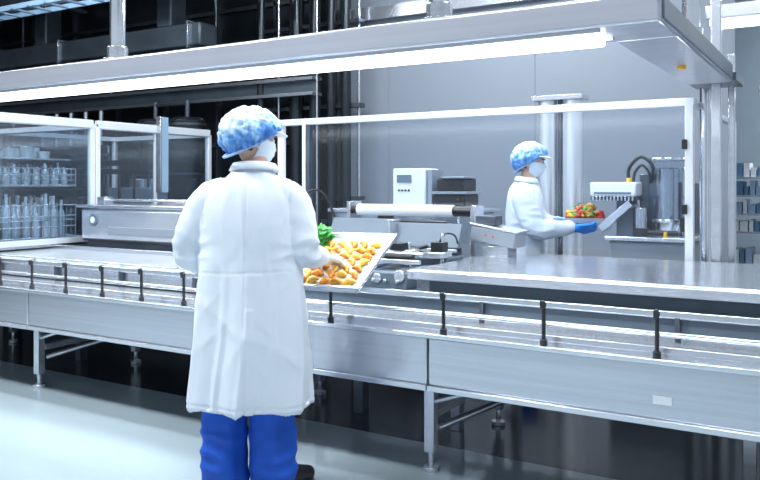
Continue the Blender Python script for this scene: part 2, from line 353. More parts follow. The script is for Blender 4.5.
# ------------------------------------------------------------- acrylic guard partition over the line
g = group('acrylic_guard_partition',(-2.4,5.1,0))
part(g,'frame',framem,boxes=[(-4.05,-0.82,5.07,5.12,1.865,1.915),(-0.875,-0.825,5.07,5.12,0,1.87),(-4.05,-4.0,5.07,5.12,0,1.87),(-3.80,-3.765,5.07,5.12,0,1.87),(-4.05,-0.82,5.075,5.115,0.80,0.83)],bevel=0.004)
part(g,'dark_post',steel_dk,boxes=[(-3.765,-3.73,5.07,5.12,0,1.87)])
part(g,'pane',glass,boxes=[(-3.73,-0.875,5.09,5.098,0.96,1.865)],bevel=0,smooth=False)
part(g,'side_frame',framem,boxes=[(-0.87,-0.83,5.12,7.2,1.87,1.91),(-0.87,-0.83,7.16,7.2,0,1.87)],bevel=0.004)
part(g,'latches',blackm,boxes=[(-0.89,-0.86,5.05,5.07,1.2,1.26),(-0.89,-0.86,5.05,5.07,1.6,1.66)])

# ------------------------------------------------------------- light canopy
K = group('light_canopy',(-4,3.2,2.0))
part(K,'front_beam',canopym,boxes=[(-12,-0.60,2.99,3.34,1.985,2.10)],bevel=0.012)
part(K,'end_beam',canopym,boxes=[(-0.86,-0.60,3.34,5.0,1.985,2.10)],bevel=0.012)
part(K,'end_cap',slate,boxes=[(-0.602,-0.592,3.02,4.97,2.0,2.085)])
part(K,'strip_light',tubem,boxes=[(-12,-0.86,3.03,3.22,1.945,1.985)],bevel=0.012)
part(K,'lamp_housing',steel,boxes=[(-12,-0.83,3.018,3.03,1.97,1.99),(-12,-0.83,3.22,3.235,1.97,1.99)])
hang = [(-9.5,3.17),(-6.6,3.17),(-3.74,3.17),(-1.60,3.17),(-0.72,4.35)]
part(K,'hanger_pipes',polish,cyls=[((x,y,2.1),(x,y,4.6),0.045,24) for x,y in hang])
part(K,'hanger_flanges',steel,cyls=[((x,y,2.1),(x,y,2.13),0.085,28) for x,y in hang]+[((x,y,2.13),(x,y,2.2),0.06,28) for x,y in hang]+[((x,y,2.55),(x,y,2.58),0.06,28) for x,y in hang])
part(K,'bracket',blackm,boxes=[(-0.90,-0.76,3.9,4.1,2.10,2.28)],bevel=0.01)
part(K,'warning_knob',yelm,cyls=[((-0.74,4.2,1.985),(-0.74,4.2,1.97),0.022,16)])
g = group('support_column',(-0.7,5.15,0))
part(g,'posts',steel_lt,boxes=[(-0.735,-0.675,5.12,5.18,0,2.6),(-0.66,-0.62,5.3,5.34,0,2.2)],bevel=0.006)
part(g,'round_post',polish,cyls=[((-0.80,5.35,0),(-0.80,5.35,2.2),0.035,20)])
part(g,'head_plate',steel_dk,boxes=[(-0.86,-0.58,5.02,5.4,2.0,2.05)])
for (a,b,y,z) in ((-0.87,3.0,5.97,2.5),(-0.9,3.0,9.9,2.4)):
    g = group('linear_luminaire',(a,y,z))
    part(g,'housing',canopym,boxes=[(a,b,y-0.15,y+0.15,z+0.03,z+0.13)],bevel=0.01)
    part(g,'diffuser',tubem,boxes=[(a+0.02,b,y-0.1,y+0.1,z,z+0.03)])
    part(g,'rods',steel,cyls=[((a+0.3+i*1.2,y,z+0.13),(a+0.3+i*1.2,y,4.6),0.01,8) for i in range(3)])

# ------------------------------------------------------------- centre wrapping machine
W = group('wrapping_machine',(-3,4.5,0))
part(W,'frame',steel,boxes=[(-3.28,-2.45,3.82,3.88,0.62,0.90),(-3.9,-2.45,4.94,5.0,0.62,0.96),(-3.2,-2.45,3.88,4.94,0.60,0.66)],bevel=0.005)
part(W,'legs',steel_dk,boxes=[(x-0.035,x+0.035,y-0.035,y+0.035,0,0.62) for x in (-3.15,-2.55) for y in (4.0,4.9)])
part(W,'cross_rollers',polish,cyls=[((-3.16+i*0.13,3.88,0.885),(-3.16+i*0.13,4.94,0.885),0.028,16) for i in range(6)])
M1 = Matrix.Translation((-2.86,4.5,1.06)) @ Matrix.Rotation(math.radians(-28),4,'X')
part(W,'tilted_panel',slate,boxes=[(-0.26,0.235,-0.012,0.012,-0.085,0.10)],M=M1,bevel=0.005)
M1 = Matrix.Translation((-2.34,4.5,1.05)) @ Matrix.Rotation(math.radians(-22),4,'X')
part(W,'tilted_panel_b',slate,boxes=[(-0.26,0.22,-0.012,0.012,-0.08,0.085)],M=M1,bevel=0.005)
part(W,'panel_edges',steel_lt,boxes=[(-3.14,-2.12,4.43,4.45,0.955,0.975),(-2.615,-2.595,4.42,4.56,0.95,1.15)])
part(W,'panel_stand',steel_dk,boxes=[(-3.1,-2.14,4.50,4.56,0.88,0.98)])
part(W,'film_roll',whitep,cyls=[((-3.12,4.86,1.20),(-2.34,4.86,1.20),0.042,28)])
part(W,'film_roll_ends',blackm,cyls=[((-3.18,4.86,1.20),(-3.12,4.86,1.20),0.03,20),((-2.34,4.86,1.20),(-2.20,4.86,1.20),0.036,20)])
part(W,'roll_brackets',steel,boxes=[(-3.20,-3.17,4.82,4.98,0.9,1.26),(-2.20,-2.17,4.82,4.98,0.9,1.24)])
part(W,'guide_posts',polish,cyls=[((x,y,0.88),(x,y,z),0.014,12) for x,y,z in ((-3.35,4.3,1.25),(-3.5,4.6,1.30),(-3.2,4.15,1.12),(-2.3,4.15,1.03),(-2.15,4.3,1.08),(-2.5,4.2,1.02),(-2.75,4.62,1.16),(-2.45,4.7,1.14))])
part(W,'clamp_blocks',steel_lt,boxes=[(-3.40,-3.28,4.25,4.36,1.05,1.12),(-3.55,-3.42,4.55,4.66,1.0,1.08),(-2.42,-2.26,4.08,4.22,0.93,0.99),(-2.25,-2.12,4.22,4.38,0.93,0.97),(-2.62,-2.5,4.1,4.25,0.9,0.98)],bevel=0.006)
part(W,'actuators',blackm,boxes=[(-2.38,-2.30,4.05,4.15,0.99,1.03),(-2.20,-2.12,4.24,4.32,0.97,1.03),(-3.54,-3.46,4.57,4.64,1.08,1.18),(-3.15,-3.05,4.1,4.2,0.92,1.0),(-2.75,-2.66,4.0,4.1,0.93,1.0),(-2.8,-2.7,4.6,4.66,1.14,1.17)],cyls=[((-2.6,4.02,0.95),(-2.2,4.02,0.95),0.02,16),((-2.55,3.95,0.92),(-2.25,4.3,1.0),0.013,12),((-2.9,4.66,1.13),(-2.3,4.66,1.13),0.012,12)])
part(W,'slide_rails',polish,boxes=[(-3.3,-2.12,3.94,3.97,0.92,0.945),(-2.5,-2.12,4.34,4.37,0.90,0.92)],cyls=[((-3.4,4.05,0.97),(-2.15,4.05,0.97),0.010,12)])
part(W,'front_gearbox',slate,boxes=[(-2.5,-2.15,3.86,3.98,0.78,0.88),(-2.9,-2.6,3.76,3.84,0.76,0.86),(-2.45,-2.12,4.3,4.55,0.86,0.93)],bevel=0.01)
part(W,'bolts',polish,cyls=[((-2.85+i*0.07,3.74,0.81),(-2.85+i*0.07,3.76,0.81),0.012,10) for i in range(4)]+[((-2.45+i*0.08,3.84,0.83),(-2.45+i*0.08,3.86,0.83),0.012,10) for i in range(4)])
part(W,'hoses',rubber,limbs=[([(-3.5,4.6,1.18),(-3.46,4.7,1.33),(-3.38,4.8,1.30),(-3.30,4.9,1.0)],[0.008]*4,8),([(-2.16,4.28,1.03),(-2.14,4.32,1.08),(-2.12,4.42,1.06),(-2.14,4.52,0.96)],[0.006]*4,8)],bevel=0)

g = group('control_cabinet',(-2.85,5.6,0))
part(g,'base',steel,boxes=[(-3.65,-2.50,5.28,5.95,0,1.16)],bevel=0.01)
part(g,'top',steel_lt,boxes=[(-3.68,-2.46,5.26,5.97,1.16,1.19)],bevel=0.005)
g = group('control_box',(-2.98,5.5,1.19))
part(g,'housing',whitep,boxes=[(-3.13,-2.84,5.38,5.62,1.19,1.51)],bevel=0.01)
part(g,'control_screen',slate,boxes=[(-3.09,-2.96,5.374,5.38,1.40,1.46)],bevel=0)
part(g,'column',greyp,boxes=[(-2.83,-2.79,5.40,5.60,1.19,1.50)])
part(g,'keys',blackm,boxes=[(-3.08+i*0.03,-3.065+i*0.03,5.374,5.38,1.33,1.345) for i in range(4)],bevel=0)
g = group('label_printer',(-2.65,5.5,1.19))
part(g,'body',blackm,boxes=[(-2.775,-2.50,5.38,5.64,1.19,1.31),(-2.75,-2.52,5.40,5.64,1.33,1.43)],bevel=0.012)
part(g,'tray',greyp,boxes=[(-2.77,-2.48,5.36,5.66,1.31,1.33),(-2.70,-2.5,5.37,5.6,1.43,1.445)])
part(g,'buttons',redm,cyls=[((-2.56,5.376,1.27),(-2.56,5.382,1.27),0.006,10)],bevel=0)
g = group('parts_feeder',(-1.95,4.72,0.92))
part(g,'stand',steel,boxes=[(-2.03,-1.86,4.64,4.80,0.922,0.99)])
MM = Matrix.Translation((-1.95,4.72,1.055)) @ Matrix.Rotation(math.radians(9),4,'Y')
part(g,'bin',greyp,boxes=[(-0.16,0.15,-0.1,0.1,-0.055,0.045)],M=MM,bevel=0.01)
part(g,'bin_lid',steel_lt,boxes=[(-0.17,0.16,-0.11,0.11,0.045,0.057)],M=MM)
part(g,'feed_head',steel_dk,boxes=[(-2.09,-1.95,4.66,4.78,1.12,1.18)],cyls=[((-2.05,4.72,1.0),(-2.05,4.72,1.16),0.02,12)])
part(g,'switches',redm,cyls=[((-2.0,4.612,1.06),(-2.0,4.622,1.06),0.006,10),((-1.95,4.612,1.05),(-1.95,4.622,1.05),0.006,10)],bevel=0)

# ------------------------------------------------------------- tall silver pipes
g = group('stainless_standpipe',(-2.15,6.5,0))
part(g,'pipes',mat('standpipe_steel',(0.82,0.85,0.90),0.28,0.7,0.03),cyls=[((-2.24,6.5,0),(-2.24,6.5,2.1),0.082,32),((-2.02,6.5,0),(-2.02,6.5,2.1),0.082,32)])
part(g,'cap_plate',steel_lt,boxes=[(-2.35,-1.91,6.4,6.6,2.1,2.14)])
part(g,'edge_strip',steel_dk,boxes=[(-2.145,-2.115,6.48,6.56,0,2.1)])

# ------------------------------------------------------------- right filling machine
R = group('portioning_machine',(-1.2,5.9,0))
part(R,'base',greyp,boxes=[(-1.46,-0.93,5.55,6.25,0,0.99)],bevel=0.01)
part(R,'deck',steel_lt,boxes=[(-1.49,-0.91,5.52,6.28,0.99,1.02)],bevel=0.004)
part(R,'head_box',whitep,boxes=[(-1.60,-1.28,5.55,5.80,1.30,1.40)],bevel=0.012)
part(R,'head_panel',slate,boxes=[(-1.57,-1.31,5.545,5.55,1.315,1.33)],bevel=0)
part(R,'head_ribs',steel,boxes=[(-1.58+i*0.025,-1.568+i*0.025,5.54,5.56,1.27,1.30) for i in range(12)],bevel=0.001)
part(R,'head_arm',steel_dk,boxes=[(-1.44,-1.32,5.66,5.78,1.02,1.30),(-1.60,-1.28,5.57,5.8,1.275,1.30)])
MM = Matrix.Translation((-1.42,5.66,1.14)) @ Matrix.Rotation(math.radians(-42),4,'Y')
part(R,'chute',steel_lt,boxes=[(-0.13,0.15,-0.09,0.09,-0.006,0.006),(-0.13,0.15,-0.10,-0.09,-0.006,0.045),(-0.13,0.15,0.09,0.10,-0.006,0.045)],M=MM)
part(R,'hopper_glass',glass2,cyls=[((-1.12,5.8,1.14),(-1.12,5.8,1.55),0.13,32)],bevel=0)
part(R,'hopper_rings',polish,cyls=[((-1.12,5.8,z),(-1.12,5.8,z+0.02),0.138,32) for z in (1.12,1.55)]+[((-1.12,5.8,1.02),(-1.12,5.8,1.12),0.09,28,0.13)])
part(R,'hopper_core',steel,cyls=[((-1.12,5.8,1.12),(-1.12,5.8,1.50),0.085,28)],bevel=0.01)
part(R,'inner_shaft',steel,cyls=[((-0.97,5.7,1.02),(-0.97,5.7,1.5),0.03,16),((-1.26,5.62,1.02),(-1.26,5.62,1.22),0.04,18)])
part(R,'side_cabinet',steel_dk,boxes=[(-1.30,-1.18,5.75,5.95,1.02,1.46),(-1.05,-0.94,5.85,6.1,1.02,1.40)],bevel=0.01)
part(R,'valves',blackm,boxes=[(-1.0,-0.93,5.62,5.7,1.06,1.16),(-1.3,-1.2,5.58,5.66,1.02,1.08)],cyls=[((-1.2,5.56,1.05),(-1.0,5.56,1.05),0.02,14)])
part(R,'hoses',rubber,limbs=[([(-1.36,5.7,1.40),(-1.36,5.7,1.50),(-1.28,5.7,1.58),(-1.20,5.7,1.52),(-1.2,5.7,1.42)],[0.012]*5,10),([(-1.32,5.66,1.40),(-1.31,5.66,1.47),(-1.26,5.66,1.52),(-1.21,5.66,1.46),(-1.21,5.7,1.40)],[0.010]*5,10)],bevel=0)
part(R,'fittings',yelm,cyls=[((-1.36,5.7,1.40),(-1.36,5.7,1.43),0.018,12),((-1.08,5.55,1.02),(-1.08,5.55,1.06),0.015,12)])

# ------------------------------------------------------------- storage shelf far right
g = group('storage_shelving',(-0.2,9.6,0))
part(g,'frame',steel_lt,boxes=[(x-0.02,x+0.02,y-0.02,y+0.02,0,1.75) for x in (-1.5,-0.55,0.4,1.3) for y in (9.4,9.9)]+[(-1.52,1.32,9.38,9.92,z,z+0.02) for z in (0.15,0.5,0.85,1.05,1.25,1.45)],bevel=0.002)
bmB = bmesh.new(); bmC = bmesh.new(); bmD = bmesh.new(); bmE = bmesh.new()
for z in (0.17,0.52,0.87,1.07,1.27,1.47):
    x = -1.46
    while x < 1.2:
        w = random.uniform(0.03,0.08); h = random.uniform(0.09,0.16); b_ = random.choice((bmB,bmB,bmC,bmD,bmE,bmC))
        box(b_, x, x+w, 9.44, 9.8, z, z+h); x += w+0.012
emit_obj('blue_cartons',bmB,bluem,g); emit_obj('white_cartons',bmC,whitep,g); emit_obj('teal_cartons',bmD,cyanm,g); emit_obj('dark_cartons',bmE,mat('grey_card',(0.14,0.17,0.19),0.6),g)

# ------------------------------------------------------------- people
def bake(name, bm, voxel, smooth_it=4, disp=None, m=None, parent=None):
    bmesh.ops.recalc_face_normals(bm, faces=bm.faces)
    me = bpy.data.meshes.new(name+'_src'); bm.to_mesh(me); bm.free()
    o = bpy.data.objects.new(name+'_src', me); S.collection.objects.link(o)
    r = o.modifiers.new('r','REMESH'); r.mode = 'VOXEL'; r.voxel_size = voxel; r.use_smooth_shade = True
    s = o.modifiers.new('s','SMOOTH'); s.iterations = smooth_it; s.factor = 0.5
    dg = bpy.context.evaluated_depsgraph_get(); dg.update()
    me2 = bpy.data.meshes.new_from_object(o.evaluated_get(dg))
    bpy.data.objects.remove(o, do_unlink=True); bpy.data.meshes.remove(me)
    me2.name = name
    if disp:
        ns = [v.normal.copy() for v in me2.vertices]
        for v, n_ in zip(me2.vertices, ns): v.co = v.co + n_*disp(v.co, n_)
        me2.update()
    for p in me2.polygons: p.use_smooth = True
    o2 = bpy.data.objects.new(name, me2); S.collection.objects.link(o2)
    me2.materials.clear(); me2.materials.append(m)
    if parent: o2.parent = parent
    return o2

def ridge(p): return 1-abs(noise.noise(p))*2.2

def head_point(d, feat=True):
    x,y,z = d
    px = x*0.077; py = y*0.096; pz = z*0.118
    if z < 0:
        px *= 1-0.30*(-z)**1.4
        if y < 0: py *= 1-0.40*(-z)
        else: py *= 1+0.06*(-z)
    if y > 0:
        py *= 1 - 0.05*math.exp(-((pz-0.03)/0.03)**2)*(1-abs(x))
    if feat and y > 0.15:
        def gz(cx,cz,sx,sz): return math.exp(-((px-cx)/sx)**2-((pz-cz)/sz)**2)
        py += 0.020*gz(0,-0.028,0.011,0.014)+0.012*gz(0,-0.008,0.009,0.022)
        py -= 0.011*(gz(0.031,0.008,0.017,0.012)+gz(-0.031,0.008,0.017,0.012))
        py += 0.005*(gz(0.03,0.030,0.022,0.008)+gz(-0.03,0.030,0.022,0.008))
        py += 0.007*gz(0,-0.058,0.022,0.006)+0.006*gz(0,-0.070,0.020,0.006)-0.003*gz(0,-0.064,0.026,0.003)
        py += 0.008*gz(0,-0.098,0.020,0.014)+0.004*(gz(0.042,-0.02,0.018,0.02)+gz(-0.042,-0.02,0.018,0.02))
    return V((px,py,pz))

def make_head(parent, M):
    bm = bmesh.new(); bmesh.ops.create_uvsphere(bm, u_segments=72, v_segments=64, radius=1)
    for v in bm.verts: v.co = head_point(v.co)
    for s in (-1,1):   # ears
        pts = [(s*0.076,0.004,-0.028),(s*0.083,-0.010,-0.012),(s*0.088,-0.018,0.010),(s*0.086,-0.010,0.028),(s*0.078,0.004,0.026),(s*0.076,0.008,0.008)]
        limb(bm, pts, [0.006,0.006,0.006,0.006,0.005,0.004], 8, 3)
        limb(bm, [(s*0.074,0.0,-0.02),(s*0.078,-0.008,0.0),(s*0.076,-0.004,0.02)],[0.008,0.010,0.007],8,3)
    bm.transform(M); emit_obj('head', bm, skinm, parent, True, local=True)
    bm = bmesh.new()
    for s in (-1,1):
        b2 = bmesh.ops.create_uvsphere(bm, u_segments=20, v_segments=14, radius=0.0125, matrix=Matrix.Translation((s*0.031,0.079,0.008)))
    bm.transform(M); emit_obj('eyes', bm, eyew, parent, True, local=True)
    bm = bmesh.new()
    for s in (-1,1): bmesh.ops.create_uvsphere(bm, u_segments=16, v_segments=10, radius=0.0062, matrix=Matrix.Translation((s*0.031,0.0866,0.008)))
    bm.transform(M); emit_obj('irises', bm, eyed, parent, True, local=True)
    bm = bmesh.new()
    for s in (-1,1): limb(bm, [(s*0.014,0.096,0.026),(s*0.032,0.094,0.032),(s*0.050,0.082,0.026)],[0.003,0.004,0.002],8,3)
    bm2 = bmesh.new(); bmesh.ops.create_uvsphere(bm2, u_segments=40, v_segments=40, radius=1)
    dele = [v for v in bm2.verts if not (v.co.z > -0.55 and (v.co.z > 0.45 or v.co.y < -0.1)) ]
    for v in bm2.verts: v.co = head_point(v.co, False)*1.035
    bmesh.ops.delete(bm2, geom=dele, context='VERTS')
    bm.transform(M); emit_obj('eyebrows', bm, hairm, parent, True, local=True)
    bm2.transform(M); emit_obj('hair', bm2, hairm, parent, True, local=True)
    # face mask
    bm = bmesh.new(); rows = []
    NU,NV = 40,26
    for j in range(NV+1):
        el = math.radians(-68 + 68*j/NV); row = []
        for i in range(NU+1):
            az = math.radians(-84+168*i/NU)
            d = V((math.sin(az)*math.cos(el), math.cos(az)*math.cos(el), math.sin(el)))
            p = head_point(d, False)
            c = math.cos(az)**2
            off = 0.006 + 0.017*c*math.exp(-((p.x)/0.022)**2)*math.sin(math.pi*min(1,max(0,(j/NV)*0.8+0.1)))
            off += 0.0012*math.sin(j/NV*math.pi*10)*c
            row.append(bm.verts.new(p + V((d.x,d.y,d.z*0.3)).normalized()*off))
        rows.append(row)
    for j in range(NV):
        for i in range(NU): bm.faces.new((rows[j][i],rows[j][i+1],rows[j+1][i+1],rows[j+1][i]))
    for s in (-1,1):
        limb(bm, [(s*0.074,0.030,-0.012),(s*0.088,0.0,0.0),(s*0.09,-0.02,0.005),(s*0.084,-0.026,-0.018),(s*0.072,0.022,-0.052)],[0.0025]*5,6,4)
    bm.transform(M); o = emit_obj('face_mask', bm, maskm, parent, True, local=True)
    sm = o.modifiers.new('sol','SOLIDIFY'); sm.thickness = 0.002

def make_net(parent, M, sc=(0.127,0.142,0.128), seed=0, visor=True):
    bm = bmesh.new(); bmesh.ops.create_uvsphere(bm, u_segments=128, v_segments=96, radius=1)
    lay = bm.verts.layers.float.new('shade')
    dele = []
    K1, K0 = 0.62, 0.022
    for v in bm.verts:
        d = v.co.copy(); p = V((d.x*sc[0], d.y*sc[1]-0.008, d.z*sc[2]+0.004))
        t = p.z - K1*p.y + K0
        if t < -0.006: dele.append(v)
        s_ = max(0,min(1,t/0.045)); f = 0.72 + 0.28*math.sqrt(s_)
        az = math.atan2(d.y,d.x)
        r1 = ridge(d*2.6+V((seed,0,0))); r2_ = ridge(V((d.x*7,d.y*7,d.z*4))+V((0,seed,0))); r3 = ridge(V((d.x*4,d.y*4,d.z*12))+V((0,0,seed)))
        w = 0.008*r1 + 0.006*r2_ + 0.003*r3
        w += (1-s_)*0.006*math.sin(az*34)+ 0.003*math.sin(az*22+d.z*3)*(1-abs(d.z))
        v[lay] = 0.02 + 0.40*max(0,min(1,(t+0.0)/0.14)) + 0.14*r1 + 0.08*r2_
        v.co = V((p.x*f, p.y*f, p.z)) + d*w
    bmesh.ops.delete(bm, geom=dele, context='VERTS')
    bm.transform(M); emit_obj('hairnet', bm, netm, parent, True, local=True)
    bm = bmesh.new(); pts = []
    for i in range(41):
        a = 2*math.pi*i/40; yo = math.sin(a)*sc[1]*0.98-0.008
        pts.append((math.cos(a)*sc[0]*0.72, yo*0.74, K1*yo-K0-0.004))
    limb(bm, pts, [0.006]*41, 8, 1, False)
    bm.transform(M); emit_obj('hairnet_elastic', bm, mat('hairnet_band',(0.35,0.52,0.80),0.6), parent, True, local=True)
    if visor:
        bm = bmesh.new(); rows = []
        for j in range(9):
            row = []
            for i in range(31):
                a = math.radians(-62+124*i/30); e = j/8
                r = 0.088+ (e*0.058*math.cos(a*1.25)**0.8 if abs(a*1.25) < math.pi/2 else 0)
                row.append(bm.verts.new((math.sin(a)*r*0.98, math.cos(a)*r*1.04, 0.054-0.016*e+0.012*math.cos(a))))
            rows.append(row)
        for j in range(8):
            for i in range(30): bm.faces.new((rows[j][i],rows[j][i+1],rows[j+1][i+1],rows[j+1][i]))
        bm.transform(M); o = emit_obj('cap_peak', bm, whitep, parent, True, local=True)
        sm = o.modifiers.new('sol','SOLIDIFY'); sm.thickness = 0.006

def make_hand(parent, name, wrist, fwd, up, side, curl, m, cuff=None, spread=0.0):
    """side=+1: thumb at local +x.  up = back of the hand"""
    f = V(fwd).normalized(); u = V(up); u = (u - f*u.dot(f)).normalized(); r = f.cross(u).normalized()*side
    W_ = V(wrist)
    def P(x,y,z): return W_ + r*x + f*y + u*z
    bm = bmesh.new()
    limb(bm, [P(0,-0.03,0),P(0,0.0,0),P(0.0,0.02,0)],[0.027,0.026,0.024],14,3)
    for i,x in enumerate((0.029,0.010,-0.010,-0.028)):
        limb(bm, [P(x*0.55,0.0,0),P(x*0.85,0.045,0.002),P(x,0.088,0.0)],[0.017,0.0155,0.0125],12,3)
    limb(bm,[P(0.018,0.01,-0.004),P(0.03,0.035,-0.008)],[0.018,0.014],12)
    lens = ((0.040,0.024,0.019),(0.044,0.028,0.020),(0.041,0.026,0.019),(0.033,0.020,0.017))
    for i,x in enumerate((0.030,0.010,-0.010,-0.029)):
        a = 0; p = P(x,0.088,0); pts = [P(x*0.97,0.075,0),p]; sp = (1.5-i)*spread
        for k,Ln in enumerate(lens[i]):
            a += curl[k]*(1+0.08*i)
            p = p + (f*math.cos(a)*math.cos(sp) - u*math.sin(a) + r*math.sin(sp)*math.cos(a))*Ln
            pts.append(p)
        limb(bm, pts, [0.0105,0.0100,0.0092,0.0084,0.0070],12,3)
    d1 = (r*0.72+f*0.62-u*0.35).normalized(); d2 = (r*0.35+f*0.80-u*0.55).normalized(); d3 = (r*0.05+f*0.80-u*0.62).normalized()
    p0 = P(0.024,0.028,-0.006); p1 = p0+d1*0.040; p2 = p1+d2*0.032; p3 = p2+d3*0.024
    limb(bm,[p0,p1,p2,p3],[0.014,0.0115,0.0102,0.008],12,3)
    if cuff:
        limb(bm,[P(0,-cuff,0),P(0,-cuff*0.5,0),P(0,0,0)],[0.050,0.042,0.030],16,3)
    def dd(p,n): return 0.0008*ridge(p*60)
    return bake(name, bm, 0.0034, 3, dd, m, parent)

def make_body(parent, arms, torso, seed=0, hem=0.36, arm_scale=1.0):
    bm = bmesh.new()
    loft(bm, torso)
    for (pts, rad) in arms: limb(bm, pts, [q*arm_scale for q in rad], 24, 5)
    elbows = [V(a[0][2]) for a in arms]
    sv = V((seed*3.1,seed*1.7,0))
    def disp(p, n):
        d = 0.0
        onarm = min((p-e).length for e in elbows)
        k = max(0, min(1, (1.12-p.z)/0.7))
        ang = math.atan2(p.x, p.y+0.0)
        if abs(n.z) < 0.8:
            q = 6*ang+seed+1.8*noise.noise(V((p.x*1.2,p.y*1.2,p.z*1.2))+sv)
            d += (0.002+0.014*k)*math.sin(q)
            s5 = abs(math.sin(ang*5.5+1.3*seed+1.5*noise.noise(V((p.x*1.2,p.y*1.2,p.z*1.4))+sv)))
            d += 0.010*(0.15+k)*max(0,1-s5*1.6)
        for (ax,az,fr,am) in ((5,7,1.0,0.0075),(-6,6,1.3,0.006),(10,-9,1.0,0.004)):
            u = noise.noise(V((p.x*3+p.z*az*0.35, p.y*3, p.z*2.4-p.x*ax*0.5))*fr+sv)
            d += am*max(0, 1-abs(u)*5.0)*(0.45+0.8*noise.noise(p*2.7-sv))
        d += 0.0025*noise.noise(V((p.x*12,p.y*12,p.z*7))+sv)
        e = math.exp(-(onarm/0.14)**2)
        d += 0.016*e*max(-0.4,ridge(V((p.x*6,p.y*6,p.z*15))+sv))
        if hem+0.030 > p.z > hem+0.022: d -= 0.003
        if p.y < 0:
            if abs(p.x-0.005) < 0.005 and p.z < 1.38: d -= 0.004
            if 0.005 < p.x < 0.045 and p.z < 0.85: d += 0.004
            if abs(p.z-1.0-0.02*p.x) < 0.005 and abs(p.x) < 0.19 and n.y < -0.2: d -= 0.0022
        if abs(abs(p.x)-0.185) < 0.006 and p.z > 1.2: d -= 0.003
        return d
    bake('lab_coat', bm, 0.0070, 5, disp, coatm, parent)

def make_legs(parent, legs, shoes, m=None, seed=0):
    bm = bmesh.new()
    for pts, rad in legs: limb(bm, pts, rad, 22, 5)
    loft(bm, [(0,0,0.72,0.15,0.10),(0,0,0.85,0.17,0.12),(0,0,1.0,0.16,0.11)],32)
    def disp(p,n):
        a = math.atan2(p.x-math.copysign(0.1,p.x),p.y)
        return 0.006*math.sin(a*5+seed+3*noise.noise(p*2)) + 0.009*ridge(V((p.x*6,p.y*6,p.z*10)))*(1.4 if p.z<0.3 else 0.8)
    bake('trousers', bm, 0.009, 3, disp, m or trousm, parent)
    bm = bmesh.new()
    for (x,y,a) in shoes:
        f = V((math.sin(a),math.cos(a),0)); p = V((x,y,0))
        sub = bmesh.new()
        limb(sub, [p-f*0.07+V((0,0,0.055)),p+V((0,0,0.062)),p+f*0.09+V((0,0,0.045)),p+f*0.165+V((0,0,0.034))],[0.042,0.045,0.046,0.036],20,4)
        for v in sub.verts: v.co.z = max(0.018, v.co.z)
        me = bpy.data.meshes.new('t'); sub.to_mesh(me); sub.free(); bm.from_mesh(me); bpy.data.meshes.remove(me)
        sl = []; s = V((f.y,-f.x,0))
        for zz in (0.0,0.022):
            rg = []
            for i in range(28):
                t = 2*math.pi*i/28
                rg.append(bm.verts.new(p+f*(0.045+0.155*math.cos(t))+s*(0.050*math.sin(t)*(1+0.12*math.cos(t)))+V((0,0,zz))))
            sl.append(rg)
        for i in range(28): bm.faces.new((sl[0][i],sl[0][(i+1)%28],sl[1][(i+1)%28],sl[1][i]))
        bm.faces.new(sl[0][::-1]); bm.faces.new(sl[1])
    emit_obj('shoes', bm, shoem, parent, True, local=True)

def make_collar(parent, c, r, h=0.040):
    bm = bmesh.new(); rows = []
    prof = [(0.0,0.0),(0.003,0.4),(0.006,0.8),(0.010,1.0),(0.018,0.95),(0.026,0.6),(0.034,0.15)]
    for (dr,e) in prof:
        row = []
        for i in range(41):
            a = math.radians(-160+320*i/40)
            rr = r + dr
            row.append(bm.verts.new((c[0]+math.sin(a)*rr*1.08, c[1]-math.cos(a)*rr, c[2]+h*e-0.02*(1-math.cos(a))*0.5)))
        rows.append(row)
    for j in range(len(prof)-1):
        for i in range(40): bm.faces.new((rows[j][i],rows[j][i+1],rows[j+1][i+1],rows[j+1][i]))
    o = emit_obj('collar', bm, coatm, parent, True, local=True)
    sm = o.modifiers.new('sol','SOLIDIFY'); sm.thickness = 0.005; sm.offset = 0

# ---- worker 1 (near, back to camera)
w1x, w1y = -2.309, 2.695
A = group('food_factory_worker', (w1x,w1y,0)); A.rotation_euler = (0,0,YAW)
torso = [(0.012,0.0,0.400,0.266,0.19),(0.01,0,0.49,0.263,0.19),(0.008,0,0.72,0.252,0.18),(0.005,0,0.90,0.240,0.165),(0.0,0,1.05,0.228,0.150),(0,0,1.20,0.228,0.145),(0,0,1.30,0.215,0.135),(0.0,0.0,1.37,0.165,0.115),(0.01,0.01,1.42,0.110,0.092),(0.015,0.015,1.455,0.075,0.075),(0.015,0.015,1.475,0.068,0.068)]
armR = ([(0.13,0.0,1.335),(0.195,0.0,1.285),(0.235,-0.02,1.10),(0.262,0.07,1.06),(0.300,0.145,1.045)],[0.080,0.085,0.070,0.058,0.043])
armL = ([(-0.13,0.0,1.335),(-0.205,0.0,1.275),(-0.278,0.03,1.08),(-0.18,0.16,1.02),(-0.065,0.245,0.985)],[0.080,0.083,0.070,0.060,0.048])
make_body(A,[armR,armL],torso,seed=1,hem=0.40)
make_collar(A,(0.017,0.015,1.445),0.070)
bm = bmesh.new(); limb(bm,[(0.012,0.01,1.36),(0.02,0.02,1.46),(0.02,0.02,1.53)],[0.062,0.056,0.056],20,3); emit_obj('neck',bm,skinm,A,True,local=True)
MH = Matrix.Translation((0.012,0.015,1.590)) @ Matrix.Rotation(math.radians(-62),4,'Z') @ Matrix.Rotation(math.radians(-14),4,'X')
make_head(A,MH); make_net(A,MH,seed=3)
make_legs(A,[([(-0.10,0,0.85),(-0.115,0.0,0.5),(-0.115,-0.01,0.25),(-0.112,0.0,0.06)],[0.11,0.098,0.092,0.094]),([(0.10,0,0.85),(0.10,0.0,0.5),(0.10,0.0,0.25),(0.105,0.0,0.06)],[0.11,0.10,0.094,0.098])],[(-0.115,0.03,-0.1),(0.13,0.03,0.75)])
